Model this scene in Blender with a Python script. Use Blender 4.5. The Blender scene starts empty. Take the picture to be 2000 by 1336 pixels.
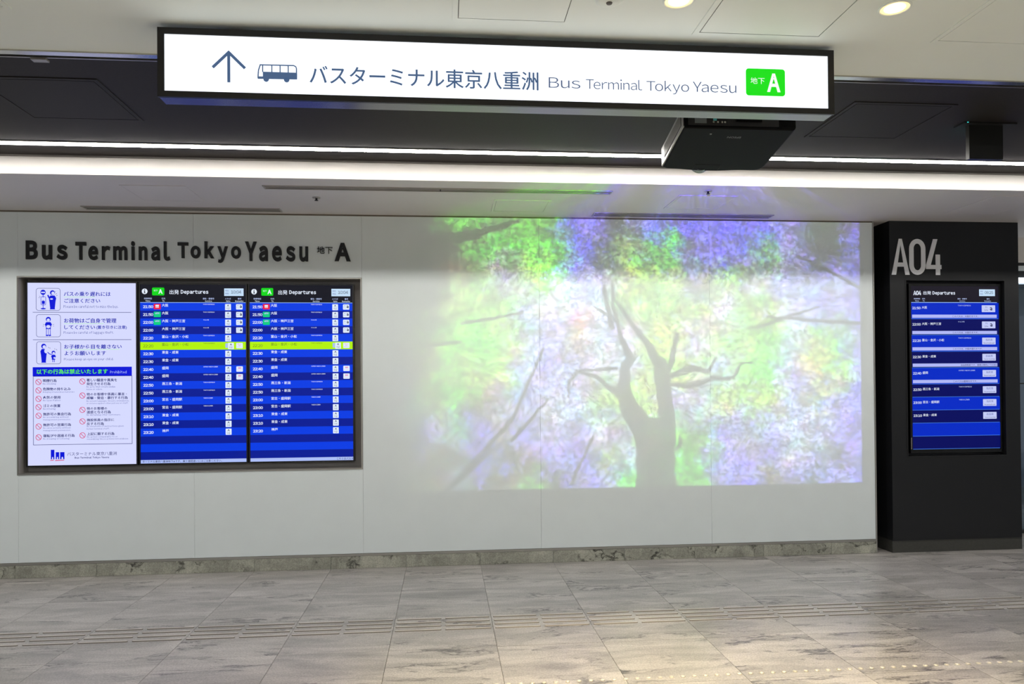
import bpy, bmesh, math, random
from mathutils import Matrix, Vector
random.seed(4)
C = bpy.context.scene.collection
sc = bpy.context.scene
R = math.radians

# ------------------------------------------------------------------ camera, world, exposure
def make_camera():
    yaw, pitch, roll = 0.0908, 0.0087, -0.0081
    r = Vector((math.cos(yaw), -math.sin(yaw), 0)); f = Vector((math.sin(yaw), math.cos(yaw), 0)); u = Vector((0, 0, 1))
    f2 = f*math.cos(pitch) + u*math.sin(pitch); u2 = u*math.cos(pitch) - f*math.sin(pitch)
    r3 = r*math.cos(roll) + u2*math.sin(roll); u3 = u2*math.cos(roll) - r*math.sin(roll)
    m = Matrix((r3, u3, -f2)).transposed().to_4x4()
    m.translation = (0, -6.0768, 1.45)
    cd = bpy.data.cameras.new('camera'); co = bpy.data.objects.new('camera', cd); C.objects.link(co)
    co.matrix_world = m
    cd.sensor_width = 36; cd.lens = 1446.0/2000*36; cd.shift_y = (743.67-668)/2000
    cd.clip_start = .05; cd.clip_end = 100
    sc.camera = co
make_camera()
sc.view_settings.view_transform = 'Standard'
sc.view_settings.look = 'None'
sc.view_settings.gamma = 1
sc.view_settings.use_curve_mapping = False
sc.view_settings.exposure = 0.0
w = bpy.data.worlds.new('world'); sc.world = w; w.use_nodes = True
w.node_tree.nodes['Background'].inputs[0].default_value = (.9, .95, 1, 1)
w.node_tree.nodes['Background'].inputs[1].default_value = 0.30

LED_L = 52.0        # radiance of the ceiling light line
DOWN_W = 130.0       # watts of each downlight
PROJ_W = 270.0      # watts of the projector lamp

# ------------------------------------------------------------------ helpers
def s2l(c):
    return tuple(((v/255)/12.92 if v/255 <= .04045 else ((v/255+.055)/1.055)**2.4) for v in c)
MATS = {}
def mat(name, rgb, rough=.5, metal=0, emit=None, spec=.5, coat=0, noise=0, nscale=40):
    if name in MATS: return MATS[name]
    m = bpy.data.materials.new(name); m.use_nodes = True; nt = m.node_tree
    b = nt.nodes['Principled BSDF']; col = (*s2l(rgb), 1)
    b.inputs['Base Color'].default_value = col
    b.inputs['Roughness'].default_value = rough; b.inputs['Metallic'].default_value = metal
    b.inputs['Specular IOR Level'].default_value = spec
    b.inputs['Coat Weight'].default_value = coat
    if noise:
        tc = nt.nodes.new('ShaderNodeTexCoord'); n = nt.nodes.new('ShaderNodeTexNoise'); n.inputs['Scale'].default_value = nscale
        n.inputs['Detail'].default_value = 6
        nt.links.new(tc.outputs['Object'], n.inputs['Vector'])
        mr = nt.nodes.new('ShaderNodeMapRange'); mr.inputs[1].default_value = .3; mr.inputs[2].default_value = .7
        mr.inputs[3].default_value = 1-noise; mr.inputs[4].default_value = 1+noise
        nt.links.new(n.outputs['Fac'], mr.inputs[0])
        vm = nt.nodes.new('ShaderNodeVectorMath'); vm.operation = 'SCALE'; vm.inputs[0].default_value = col[:3]
        nt.links.new(mr.outputs[0], vm.inputs['Scale']); nt.links.new(vm.outputs[0], b.inputs['Base Color'])
    if emit:
        e, s = emit
        b.inputs['Emission Color'].default_value = (*s2l(e), 1); b.inputs['Emission Strength'].default_value = s
    MATS[name] = m
    return m
def scr(name, rgb, s=1.0):           # a lit patch of a display
    return mat('screen_'+name, (4, 4, 6), .35, emit=(rgb, s), spec=.15)

ORG = {}
def link(o, parent, org):
    if parent is not None:
        o.parent = parent; o.location = Vector(org) - Vector(ORG[parent.name])
    else: o.location = org
    C.objects.link(o); ORG[o.name] = Vector(org)
    return o
def tag(o, label=None, cat=None, group=None, kind=None):
    if label: o['label'] = label
    if cat: o['category'] = cat
    if group: o['group'] = group
    if kind: o['kind'] = kind
    return o
def empty(name, org, label=None, cat=None, group=None, kind=None):
    o = bpy.data.objects.new(name, None); o.empty_display_size = .05
    return tag(link(o, None, org), label, cat, group, kind)
def mesh(name, V, F, m, parent=None, org=None, smooth=False):
    xs = [v[0] for v in V]; ys = [v[1] for v in V]; zs = [v[2] for v in V]
    if org is None: org = ((min(xs)+max(xs))/2, (min(ys)+max(ys))/2, (min(zs)+max(zs))/2)
    me = bpy.data.meshes.new(name)
    me.from_pydata([(v[0]-org[0], v[1]-org[1], v[2]-org[2]) for v in V], [], F)
    me.materials.append(m)
    if smooth:
        for p in me.polygons: p.use_smooth = True
    me.update()
    return link(bpy.data.objects.new(name, me), parent, org)
BF = [(0, 1, 2, 3), (7, 6, 5, 4), (0, 4, 5, 1), (1, 5, 6, 2), (2, 6, 7, 3), (3, 7, 4, 0)]
def bv(x0, x1, y0, y1, z0, z1):
    return [(x0, y0, z0), (x0, y1, z0), (x1, y1, z0), (x1, y0, z0), (x0, y0, z1), (x0, y1, z1), (x1, y1, z1), (x1, y0, z1)]
def box(name, b, m, parent=None, bevel=0):
    o = mesh(name, bv(*b), BF, m, parent)
    if bevel: do_bevel(o, bevel)
    return o
def do_bevel(o, wdt, seg=2):
    bm = bmesh.new(); bm.from_mesh(o.data)
    bmesh.ops.recalc_face_normals(bm, faces=bm.faces)
    bmesh.ops.bevel(bm, geom=bm.edges[:], offset=wdt, segments=seg, affect='EDGES', profile=.6)
    bm.to_mesh(o.data); bm.free()
def boxes(name, bl, m, parent=None):
    V = []; F = []
    for b in bl:
        n = len(V); V += bv(*b); F += [tuple(i+n for i in f) for f in BF]
    return mesh(name, V, F, m, parent)
def ring_xz(name, o, i, y0, y1, m, parent=None):      # plate in the xz plane with a rectangular opening
    ox0, ox1, oz0, oz1 = o; ix0, ix1, iz0, iz1 = i
    P = [(ox0, oz0), (ox1, oz0), (ox1, oz1), (ox0, oz1), (ix0, iz0), (ix1, iz0), (ix1, iz1), (ix0, iz1)]
    V = [(x, y0, z) for x, z in P] + [(x, y1, z) for x, z in P]; F = []
    for k in range(4):
        a, b = k, (k+1) % 4
        F += [(a, b, b+4, a+4), (a+8, a+12, b+12, b+8), (a, a+8, b+8, b), (a+4, b+4, b+12, a+12)]
    return mesh(name, V, F, m, parent)
def ring_xy(name, o, i, z0, z1, m, parent=None):
    ox0, ox1, oy0, oy1 = o; ix0, ix1, iy0, iy1 = i
    P = [(ox0, oy0), (ox1, oy0), (ox1, oy1), (ox0, oy1), (ix0, iy0), (ix1, iy0), (ix1, iy1), (ix0, iy1)]
    V = [(x, y, z0) for x, y in P] + [(x, y, z1) for x, y in P]; F = []
    for k in range(4):
        a, b = k, (k+1) % 4
        F += [(a, a+4, b+4, b), (a+8, b+8, b+12, a+12), (a, b, b+8, a+8), (a+4, a+12, b+12, b+4)]
    return mesh(name, V, F, m, parent)
def lathe(name, prof, c, m, parent=None, n=32, smooth=True):      # prof: (radius, z) about a vertical axis through c
    V = []; F = []
    for r, z in prof:
        for k in range(n):
            a = 2*math.pi*k/n; V.append((c[0]+r*math.cos(a), c[1]+r*math.sin(a), c[2]+z))
    for j in range(len(prof)-1):
        for k in range(n):
            k2 = (k+1) % n; F.append((j*n+k, j*n+k2, (j+1)*n+k2, (j+1)*n+k))
    if prof[0][0] > 1e-6: F.append(tuple(range(n))[::-1])
    if prof[-1][0] > 1e-6: F.append(tuple((len(prof)-1)*n+k for k in range(n)))
    o = mesh(name, V, F, m, parent, c)
    if smooth:
        for p in o.data.polygons: p.use_smooth = len(p.vertices) == 4
    return o

# flat print: polygons gathered in one plane facing the viewer's side of the wall (-y)
class Flat:
    def __init__(s, fx, fz): s.P = []; s.fx = fx; s.fz = fz
    def poly(s, pts): s.P.append([(s.fx(x), s.fz(y)) for x, y in pts]); return s
    def rect(s, x0, x1, y0, y1): return s.poly([(x0, y0), (x1, y0), (x1, y1), (x0, y1)])
    def disc(s, cx, cy, r, ry=None, n=20, a0=0, a1=360):
        ry = ry or r
        full = abs(a1-a0) >= 360
        pts = [(cx+r*math.cos(R(a0+(a1-a0)*k/n)), cy+ry*math.sin(R(a0+(a1-a0)*k/n))) for k in range(n if full else n+1)]
        return s.poly(pts)
    def ring(s, cx, cy, r, t, n=20, a0=0, a1=360):
        for k in range(n):
            A, B = R(a0+(a1-a0)*k/n), R(a0+(a1-a0)*(k+1)/n)
            s.poly([(cx+r*math.cos(A), cy+r*math.sin(A)), (cx+r*math.cos(B), cy+r*math.sin(B)), (cx+(r-t)*math.cos(B), cy+(r-t)*math.sin(B)), (cx+(r-t)*math.cos(A), cy+(r-t)*math.sin(A))])
        return s
    def rr_pts(s, x0, x1, y0, y1, r, n=5):
        pts = []
        for cx, cy, a in ((x1-r, y1-r, 0), (x0+r, y1-r, 90), (x0+r, y0+r, 180), (x1-r, y0+r, 270)):
            for k in range(n+1): pts.append((cx+r*math.cos(R(a+90*k/n)), cy+r*math.sin(R(a+90*k/n))))
        return pts
    def rrect(s, x0, x1, y0, y1, r): return s.poly(s.rr_pts(x0, x1, y0, y1, r))
    def rline(s, x0, x1, y0, y1, r, t):
        a = s.rr_pts(x0, x1, y0, y1, r); b = s.rr_pts(x0+t, x1-t, y0+t, y1-t, max(r-t, .01))
        for k in range(len(a)):
            j = (k+1) % len(a); s.poly([a[k], a[j], b[j], b[k]])
        return s
    def line(s, pts, t):
        for (x0, y0), (x1, y1) in zip(pts, pts[1:]):
            L = math.hypot(x1-x0, y1-y0) or 1; nx, ny = -(y1-y0)/L*t/2, (x1-x0)/L*t/2
            s.poly([(x0+nx, y0+ny), (x1+nx, y1+ny), (x1-nx, y1-ny), (x0-nx, y0-ny)])
        return s
    def build(s, name, y, m, parent=None, thick=0, org=None):
        V = []; F = []
        for pi_, p in enumerate(s.P):
            y_ = y - (pi_ % 12)*2.5e-5
            ar = sum(a[0]*b[1]-b[0]*a[1] for a, b in zip(p, p[1:]+p[:1]))
            if ar < 0: p = p[::-1]
            n = len(V); k = len(p)
            V += [(x, y_, z) for x, z in p]; F.append(tuple(range(n, n+k)))
            if thick:
                V += [(x, y+thick, z) for x, z in p]; F.append(tuple(range(n+2*k-1, n+k-1, -1)))
                for i in range(k): j = (i+1) % k; F.append((n+i, n+k+i, n+k+j, n+j))
        return mesh(name, V, F, m, parent, org)

# lettering: queued, then all turned to meshes in one go and fitted to the measured ink box
TQ = []
def text(s, x0, x1, z0, z1, y, m, parent, name='lettering', bold=0.0, depth=0, split=False, res=2, track=0):
    TQ.append(dict(track=track, s=s, b=(x0, x1, z0, z1), y=y, m=m, p=parent, n=name, bold=bold, d=depth, split=split, res=res))
def flush_text():
    def wide(s): return all(32 <= ord(c) < 127 for c in s)
    fw = lambda c: chr(ord(c)+0xFEE0)
    cache = {}; tmp = []
    for t in TQ:
        b, r_ = t['bold'], t['res']
        for g in ([fw(c) for c in t['s'] if c != ' '] if wide(t['s']) else [t['s']]):
            if not wide(t['s']): b = 0
            k = (g, b, r_)
            if k in cache: continue
            cu = bpy.data.curves.new('font', 'FONT'); cu.body = g; cu.size = 1; cu.resolution_u = r_
            cu.offset = b; cu.fill_mode = 'BOTH'
            o = bpy.data.objects.new('font', cu); C.objects.link(o); cache[k] = o; tmp.append(o)
    bpy.context.view_layer.update()
    dg = bpy.context.evaluated_depsgraph_get(); one = {}; geo = {}
    for k, o in cache.items():
        me = bpy.data.meshes.new_from_object(o.evaluated_get(dg))
        one[k] = ([tuple(v.co) for v in me.vertices], [tuple(p.vertices) for p in me.polygons]); bpy.data.meshes.remove(me)
    for o in tmp:
        cu = o.data; bpy.data.objects.remove(o); bpy.data.curves.remove(cu)
    for t in TQ:                                  # latin strings are set letter by letter, evenly spaced
        s_, b, r_ = t['s'], t['bold'], t['res']; k = (s_, b, r_)
        if k in geo: continue
        if not wide(s_):
            V, F = one[(s_, 0, r_)]
            if b > .005 and not t['d']:             # heavier strokes: the glyph shifted a little four ways
                V2 = []; F2 = []
                for q, (dx, dz) in enumerate(((-b, 0), (b, 0), (0, b*.7), (0, -b*.7))):
                    n = len(V2); V2 += [(v[0]+dx, v[1]+dz, q*3e-5) for v in V]; F2 += [tuple(j+n for j in f) for f in F]
                V, F = V2, F2
            geo[k] = (V, F); continue
        V = []; F = []; x = 0
        for i, c in enumerate(s_):
            if c == ' ': x += .34; continue
            gv, gf = one[(fw(c), b, r_)]
            a = min(v[0] for v in gv); e = max(v[0] for v in gv); n = len(V)
            adv = e-a; pad = (.5-adv)/2-.02 if c.isdigit() else 0
            if i and s_[i-1] != ' ':
                p = s_[i-1]; gp_ = .10 + t['track']
                if p+c in ('Te', 'To', 'Ya', 'Ve'): gp_ = -.02 + t['track']
                elif p in 'AVTYykvr' or c in 'AVTYyv': gp_ = .05 + t['track']
                x += gp_
            V += [(v[0]-a+x+pad, v[1]) for v in gv]; F += [tuple(j+n for j in f) for f in gf]
            x += adv+2*pad
        geo[k] = (V, F)
    for t in TQ:
        V, F = geo[(t['s'], t['bold'], t['res'])]
        if not F: continue
        xs = [v[0] for v in V]; zs = [v[1] for v in V]
        ax, bx, az, bz = min(xs), max(xs), min(zs), max(zs)
        x0, x1, z0, z1 = t['b']; sx = (x1-x0)/(bx-ax); sz = (z1-z0)/(bz-az)
        W = [(x0+(v[0]-ax)*sx, z0+(v[1]-az)*sz, v[2] if len(v) > 2 else 0) for v in V]
        def make(name, idx, faces):
            mp = {i: n for n, i in enumerate(idx)}
            P = [(W[i][0], t['y']-W[i][2], W[i][1]) for i in idx]; G = [tuple(mp[i] for i in f) for f in faces]
            if t['d']:
                n = len(P); cnt = {}
                for f in G:
                    for a, b in zip(f, f[1:]+f[:1]): cnt[(a, b)] = 1
                side = [(a, a+n, b+n, b) for (a, b) in cnt if (b, a) not in cnt]
                P += [(x, y+t['d'], z) for x, y, z in P]; G += [tuple(i+n for i in f[::-1]) for f in G] + side
            return mesh(name, P, G, t['m'], t['p'])
        if not t['split']:
            make(t['n'], list(range(len(W))), F)
        else:                                     # one mesh per letter: group faces whose x ranges overlap
            par = list(range(len(W)))
            def find(a):
                while par[a] != a: par[a] = par[par[a]]; a = par[a]
                return a
            for f in F:
                for i in f[1:]: par[find(i)] = find(f[0])
            isl = {}
            for f in F: isl.setdefault(find(f[0]), []).append(f)
            rng = sorted((min(W[i][0] for f in fs for i in f), max(W[i][0] for f in fs for i in f), fs) for fs in isl.values())
            grp = []
            for a, b, fs in rng:
                if grp and a < grp[-1][1]-.004: grp[-1][1] = max(grp[-1][1], b); grp[-1][2] += fs
                else: grp.append([a, b, list(fs)])
            for a, b, fs in grp: make('letter', sorted({i for f in fs for i in f}), fs)

# ------------------------------------------------------------------ materials of the setting
def granite(name, base, dark, stretch=(1.6, 6, 6), vein=.03, rough=.3):
    m = bpy.data.materials.new(name); m.use_nodes = True; nt = m.node_tree; N = nt.nodes; L = nt.links
    b = N['Principled BSDF']; b.inputs['Roughness'].default_value = rough; b.inputs['Specular IOR Level'].default_value = .4
    tc = N.new('ShaderNodeTexCoord'); oi = N.new('ShaderNodeObjectInfo')
    mul = N.new('ShaderNodeMath'); mul.operation = 'MULTIPLY'; mul.inputs[1].default_value = 57; L.new(oi.outputs['Random'], mul.inputs[0])
    add = N.new('ShaderNodeVectorMath'); add.operation = 'ADD'; L.new(tc.outputs['Object'], add.inputs[0]); L.new(mul.outputs[0], add.inputs[1])
    mp = N.new('ShaderNodeMapping'); mp.inputs['Scale'].default_value = stretch; mp.inputs['Rotation'].default_value = (0, 0, .22)
    L.new(add.outputs[0], mp.inputs['Vector'])
    wn = N.new('ShaderNodeTexNoise'); wn.inputs['Scale'].default_value = .9; wn.inputs['Detail'].default_value = 3; L.new(mp.outputs[0], wn.inputs['Vector'])
    ws = N.new('ShaderNodeVectorMath'); ws.operation = 'SCALE'; ws.inputs['Scale'].default_value = 1.6; L.new(wn.outputs['Color'], ws.inputs[0])
    wa = N.new('ShaderNodeVectorMath'); wa.operation = 'ADD'; L.new(mp.outputs[0], wa.inputs[0]); L.new(ws.outputs[0], wa.inputs[1])
    def noise(scale, det, rg=.6):
        n = N.new('ShaderNodeTexNoise'); n.inputs['Scale'].default_value = scale; n.inputs['Detail'].default_value = det; n.inputs['Roughness'].default_value = rg
        L.new(wa.outputs[0], n.inputs['Vector']); return n
    def ramp(src, a, b_, lo, hi):
        r = N.new('ShaderNodeMapRange'); r.interpolation_type = 'SMOOTHSTEP'
        for i, v in enumerate((a, b_, lo, hi)): r.inputs[i+1].default_value = v
        L.new(src, r.inputs[0]); return r.outputs[0]
    n1 = noise(1.1, 8, .62); n2 = noise(2.3, 5, .55); n3 = noise(.7, 3); n4 = N.new('ShaderNodeTexNoise')
    n4.inputs['Scale'].default_value = 110; n4.inputs['Detail'].default_value = 2; L.new(tc.outputs['Object'], n4.inputs['Vector'])
    def absd(src):
        a = N.new('ShaderNodeMath'); a.operation = 'SUBTRACT'; a.inputs[1].default_value = .5; L.new(src, a.inputs[0])
        c = N.new('ShaderNodeMath'); c.operation = 'ABSOLUTE'; L.new(a.outputs[0], c.inputs[0]); return c.outputs[0]
    v1 = ramp(absd(n1.outputs['Fac']), 0, vein, 1, 0)
    gate = ramp(n3.outputs['Fac'], .48, .62, 0, 1)
    v1g = N.new('ShaderNodeMath'); v1g.operation = 'MULTIPLY'; L.new(v1, v1g.inputs[0]); L.new(gate, v1g.inputs[1])
    knot = ramp(n2.outputs['Fac'], .66, .74, 0, .75)
    mx = N.new('ShaderNodeMath'); mx.operation = 'MAXIMUM'; L.new(v1g.outputs[0], mx.inputs[0]); L.new(knot, mx.inputs[1])
    cr = N.new('ShaderNodeValToRGB'); cr.color_ramp.elements[0].position = .3; cr.color_ramp.elements[1].position = .7
    cr.color_ramp.elements[0].color = (*s2l([c*.82 for c in base]), 1); cr.color_ramp.elements[1].color = (*s2l([min(255, c*1.17) for c in base]), 1)
    L.new(n1.outputs['Fac'], cr.inputs[0])
    mix = N.new('ShaderNodeMix'); mix.data_type = 'RGBA'; L.new(mx.outputs[0], mix.inputs[0]); L.new(cr.outputs[0], mix.inputs[6]); mix.inputs[7].default_value = (*s2l(dark), 1)
    g = ramp(n4.outputs['Fac'], .3, .7, .82, 1.16)
    sc_ = N.new('ShaderNodeVectorMath'); sc_.operation = 'SCALE'; L.new(mix.outputs[2], sc_.inputs[0]); L.new(g, sc_.inputs['Scale'])
    L.new(sc_.outputs[0], b.inputs['Base Color'])
    MATS[name] = m; return m
M_tile = granite('pale_granite', (163, 159, 155), (84, 81, 80))
M_skirt = granite('skirting_granite', (158, 158, 146), (60, 60, 54), (5, 5, 5), .05, .3)
M_grout = mat('grout', (112, 108, 100), .8)
M_wallp = mat('white_panel', (226, 234, 235), .32, spec=.35, noise=.012, nscale=5)
M_joint = mat('joint', (165, 168, 165), .7)
M_ceil = mat('ceiling_white', (230, 237, 233), .6, noise=.01, nscale=3)
M_soff = mat('soffit_white', (216, 212, 210), .55, noise=.01, nscale=3)
M_fascia = mat('fascia_white', (200, 197, 193), .6)
M_dark = mat('dark_ceiling_paint', (38, 34, 33), .6, spec=.2, noise=.16, nscale=120)
M_darkp = mat('dark_panel_paint', (40, 37, 37), .6, spec=.2, noise=.12, nscale=120)
M_black = mat('black_gap', (10, 10, 10), .7)
M_steel = mat('stainless', (190, 188, 182), .22, 1)
M_steelr = mat('brushed_metal', (170, 168, 162), .38, 1)
M_grey = mat('niche_grey', (150, 146, 142), .5)
M_char = mat('charcoal_pillar', (24, 25, 28), .42, spec=.35, noise=.05, nscale=90)
M_charb = mat('pillar_base', (60, 60, 56), .6, noise=.12, nscale=60)

# ------------------------------------------------------------------ floor
HC, HD = 2.857, 2.98
XO = .2814
floor = tag(box('floor', (-9.0, 12.0, -12.0, 4.0, -.12, -.006), M_grout), kind='structure')
tile_me = None
rows_y = [(-.13, .47), (-.73, -.13), (-1.33, -.73), (-1.93, -1.33), (-2.53, -1.93), (-3.13, -2.53), (-3.73, -3.13), (-4.33, -3.73)]
for j, (y0, y1) in enumerate(rows_y):
    for k in range(-9, 11):
        x = XO + .6*k; cx, cy = x+.3, (y0+y1)/2
        if tile_me is None:
            o = box('floor_tile', (cx-.2988, cx+.2988, cy-.2988, cy+.2988, -.02, 0), M_tile); tile_me = o.data
            C.objects.unlink(o); bpy.data.objects.remove(o)
        o = bpy.data.objects.new('floor_tile', tile_me); link(o, floor, (cx, cy, -.01 + random.uniform(-.0003, 0)))
box('floor_slab', (-9, 12, -12, -4.332, -.02, 0), M_tile, floor)
box('floor_slab', (-9, 12, .472, 4, -.02, 0), M_tile, floor)
# tactile guide bars and studs
gs = empty('tactile_guide_strip', (XO, -1.5, 0), 'four rows of slim stainless guide bars crossing the granite floor', 'floor marking')
bar = None
def bar_mesh():
    bm = bmesh.new(); n = 6; L_, w_, h_ = .139, .0085, .005
    outl = []
    for s in (1, -1):
        for k in range(n+1):
            a = -90+180*k/n if s == 1 else 90+180*k/n
            outl.append((s*(L_-w_)+w_*math.cos(R(a)), w_*math.sin(R(a))))
    b0 = [bm.verts.new((x, y, -.001)) for x, y in outl]
    t0 = [bm.verts.new((x*.985, y*.5+.0012, h_)) for x, y in outl]
    for i in range(len(outl)): j = (i+1) % len(outl); bm.faces.new((b0[i], b0[j], t0[j], t0[i]))
    tf = bm.faces.new(t0); tf.material_index = 1; me = bpy.data.meshes.new('guide_bar'); bm.to_mesh(me); bm.free(); me.materials.append(mat('guide_side_shaded', (124, 118, 110), .4, .3)); me.materials.append(mat('guide_top_lit', (236, 230, 218), .3, .4)); return me  # pale top and darker sides paint the steel's highlight and shade in colour
bme = bar_mesh()
for y in (-1.395, -1.467, -1.539, -1.611):
    for k in range(-16, 21):
        link(bpy.data.objects.new('guide_bar', bme), gs, (XO+.3*k+.15, y, .0))
ss = empty('tactile_stud_row', (1.6, -2.462, 0), 'single row of small round steel studs near front edge of floor', 'floor marking')
st = lathe('stud', [(.0125, -.001), (.0115, .003), (.006, .005), (0.0, .0052)], (.3, -2.462, 0), mat('stud_metal', (232, 224, 205), .28, .6), ss, 14)
for k in range(-2, 66):
    if k: link(bpy.data.objects.new('stud', st.data), ss, (.3+.0582*k, -2.462, 0))

# ------------------------------------------------------------------ back wall of white panels with the screen niche
wall = tag(box('wall_back', (-6.3, 3.68, .16, .30, 0, 3.2), M_joint), kind='structure')
NX0, NX1, NZ0, NZ1 = -3.3, -.673, .808, 2.335
g = .0007
seams = [-6.2, -4.75, -3.3, -1.98, -.662, .786, 2.236, 3.688]
def wp(x0, x1, z0, z1): box('wall_panel', (x0+g, x1-g, 0, .03, z0, z1), M_wallp, wall)
ZB, ZT = .118, 2.846
wp(-6.2, -4.75, ZB, ZT); wp(-4.75, -3.3, ZB, ZT)
for a, b in ((-3.3, -1.98), (-1.98, -.662)):
    wp(a, b, ZB, NZ0-.012); wp(a, b, NZ1+.012, ZT)
for a, b in zip(seams[4:], seams[5:]): wp(a, b, ZB, ZT)
box('backing', (-6.25, NX0-.002, .031, .16, 0, 3.0), M_joint, wall)
box('backing', (NX1+.002, 3.682, .031, .16, 0, 3.0), M_joint, wall)
box('backing', (NX0-.002, NX1+.002, .031, .16, 0, NZ0-.004), M_joint, wall)
box('backing', (NX0-.002, NX1+.002, .031, .16, NZ1+.004, 3.0), M_joint, wall)
# niche lining
nic = boxes('niche_lining', [(NX0-.002, NX0+.003, .004, .15, NZ0, NZ1), (NX1-.003, NX1+.002, .004, .15, NZ0, NZ1), (NX0, NX1, .004, .15, NZ0-.004, NZ0), (NX0, NX1, .004, .15, NZ1, NZ1+.004), (NX0, NX1, .135, .15, NZ0, NZ1)], M_grey, wall)
ring_xz('niche_frame', (NX0-.008, NX1+.010, NZ0-.012, NZ1+.010), (NX0, NX1, NZ0, NZ1), -.004, .03, M_steelr, wall)
box('edge_trim', (3.688, 3.698, -.006, .16, 0, 2.857), M_steelr, wall)
# skirting
sk = tag(box('baseboard_back', (-6.2, 3.68, .001, .03, 0, .098), M_joint), kind='structure')
for k in range(-11, 6):
    x0, x1 = XO+.6*k, min(XO+.6*k+.6, 3.686)
    box('stone_block', (x0+.001, x1-.001, -.012, .002, .001, .098), M_skirt, sk)
box('metal_strip', (-6.2, 3.688, -.006, .03, .100, .116), M_steelr, sk)
tag(box('trim_1', (-6.2, 3.688, -.002, .03, 2.847, 2.857), mat('top_trim', (128, 118, 106), .3, .9)), kind='structure')

# ------------------------------------------------------------------ ceilings
ce = tag(box('ceiling', (-9, 12, -1.03, 4, HC, 3.25), M_soff), kind='structure')
box('fascia', (-9, 12, -1.036, -1.03, HC-.001, HD-.004), M_fascia, ce)
box('raised_ceiling', (-9, 12, -2.87, -1.037, HD, 3.25), M_dark, ce)
box('front_ceiling', (-9, 12, -12, -2.87, HC, 3.25), M_ceil, ce)
tag(boxes('trim_2', [(-9, 12, -2.87, -2.835, HC-.006, HC+.02)], M_steel), kind='structure')
tag(boxes('trim_3', [(-9, 12, -2.835, -2.795, HC+.012, HC+.05)], M_black), kind='structure')
tag(boxes('trim_4', [(-9, 12, -2.795, -2.788, HC+.002, HC+.10)], M_steelr), kind='structure')
tag(box('trim_5', (-9, 12, -1.043, -1.037, HD-.012, HD), mat('fascia_shadow_bead', (110, 106, 102), .5)), kind='structure')

led = empty('ceiling_light_line', (0, -1.285, HD), 'continuous glowing white light line set in the dark ceiling channel', 'ceiling light')
M_led = mat('led_diffuser', (250, 250, 250), .4, emit=((255, 250, 244), LED_L))
for k in range(-6, 10):
    x0 = -1.405+1.16*k
    box('light_diffuser', (x0+.0015, x0+1.16-.0015, -1.312, -1.258, HD-.007, HD), M_led, led)
ring_xy('light_housing', (-8.4, 10.2, -1.318, -1.252), (-8.39, 10.19, -1.3125, -1.2575), HD-.005, HD+.01, M_steelr, led)
# unseen light line added behind the viewer as fill for the wall
fill_led = empty('rear_fill_light_line', (0, -9.2, HC), 'unseen fill light line added in the white ceiling behind the viewer', 'ceiling light')
box('light_diffuser', (-7, 9.5, -9.26, -9.14, HC-.012, HC+.001), mat('rear_fill_diffuser', (250, 250, 250), .4, emit=((250, 250, 250), 58)), fill_led)

def access_panel(x0, x1, y0, y1, z, m, label, gap=.004, ring=.022, group=None, name='access_hatch', mg=None):
    t = empty(name, ((x0+x1)/2, (y0+y1)/2, z), label, 'hatch', group)
    ring_xy('hatch_frame', (x0, x1, y0, y1), (x0+ring, x1-ring, y0+ring, y1-ring), z-.004, z+.001, m, t)
    box('hatch_gap', (x0+ring-.001, x1-ring+.001, y0+ring-.001, y1-ring+.001, z-.0006, z+.0005), mg or mat('hatch_shadow', (70, 70, 68), .8), t)
    box('hatch_door', (x0+ring+gap, x1-ring-gap, y0+ring+gap, y1-ring-gap, z-.0035, z-.0007), m, t)
    return t
M_h2 = mat('hatch_grey', (120, 118, 115), .8)
access_panel(-2.29, -1.69, -2.286, -1.712, HD, M_darkp, 'square dark hatch in dark ceiling channel left of the lit sign', .006, .02)
access_panel(2.22, 2.815, -2.272, -1.705, HD, M_darkp, 'square dark hatch in dark ceiling channel right of the projector', .006, .02)
access_panel(.04, .49, -3.70, -3.25, HC, M_ceil, 'white hatch in front ceiling above middle of lit sign', .003, .02)
access_panel(.995, 1.535, -3.74, -3.205, HC, M_ceil, 'white hatch in front ceiling above right part of lit sign', .004, .022)
access_panel(2.00, 2.45, -3.66, -3.21, HC, M_ceil, 'white hatch in front ceiling right of the round downlight', .0025, .02, mg=M_h2)
access_panel(-2.03, -1.575, -3.66, -3.21, HC, M_ceil, 'white hatch in front ceiling at upper left corner', .0025, .02, mg=M_h2)
access_panel(.38, .815, -.548, -.18, HC, M_soff, 'white hatch in low soffit between the two lower air slots', .002, .018, mg=M_h2)
access_panel(1.735, 2.185, -.763, -.36, HC, M_soff, 'white hatch in low soffit just above right lower air slot', .002, .018, mg=M_h2)
access_panel(-2.21, -1.768, -.80, -.38, HC, M_soff, 'faint white hatch in low soffit at left over the screens', .0015, .01, mg=M_h2)
access_panel(4.125, 4.58, -.89, -.32, HC, M_soff, 'faint white hatch in low soffit above the charcoal pillar', .002, .012, mg=M_h2)

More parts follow.
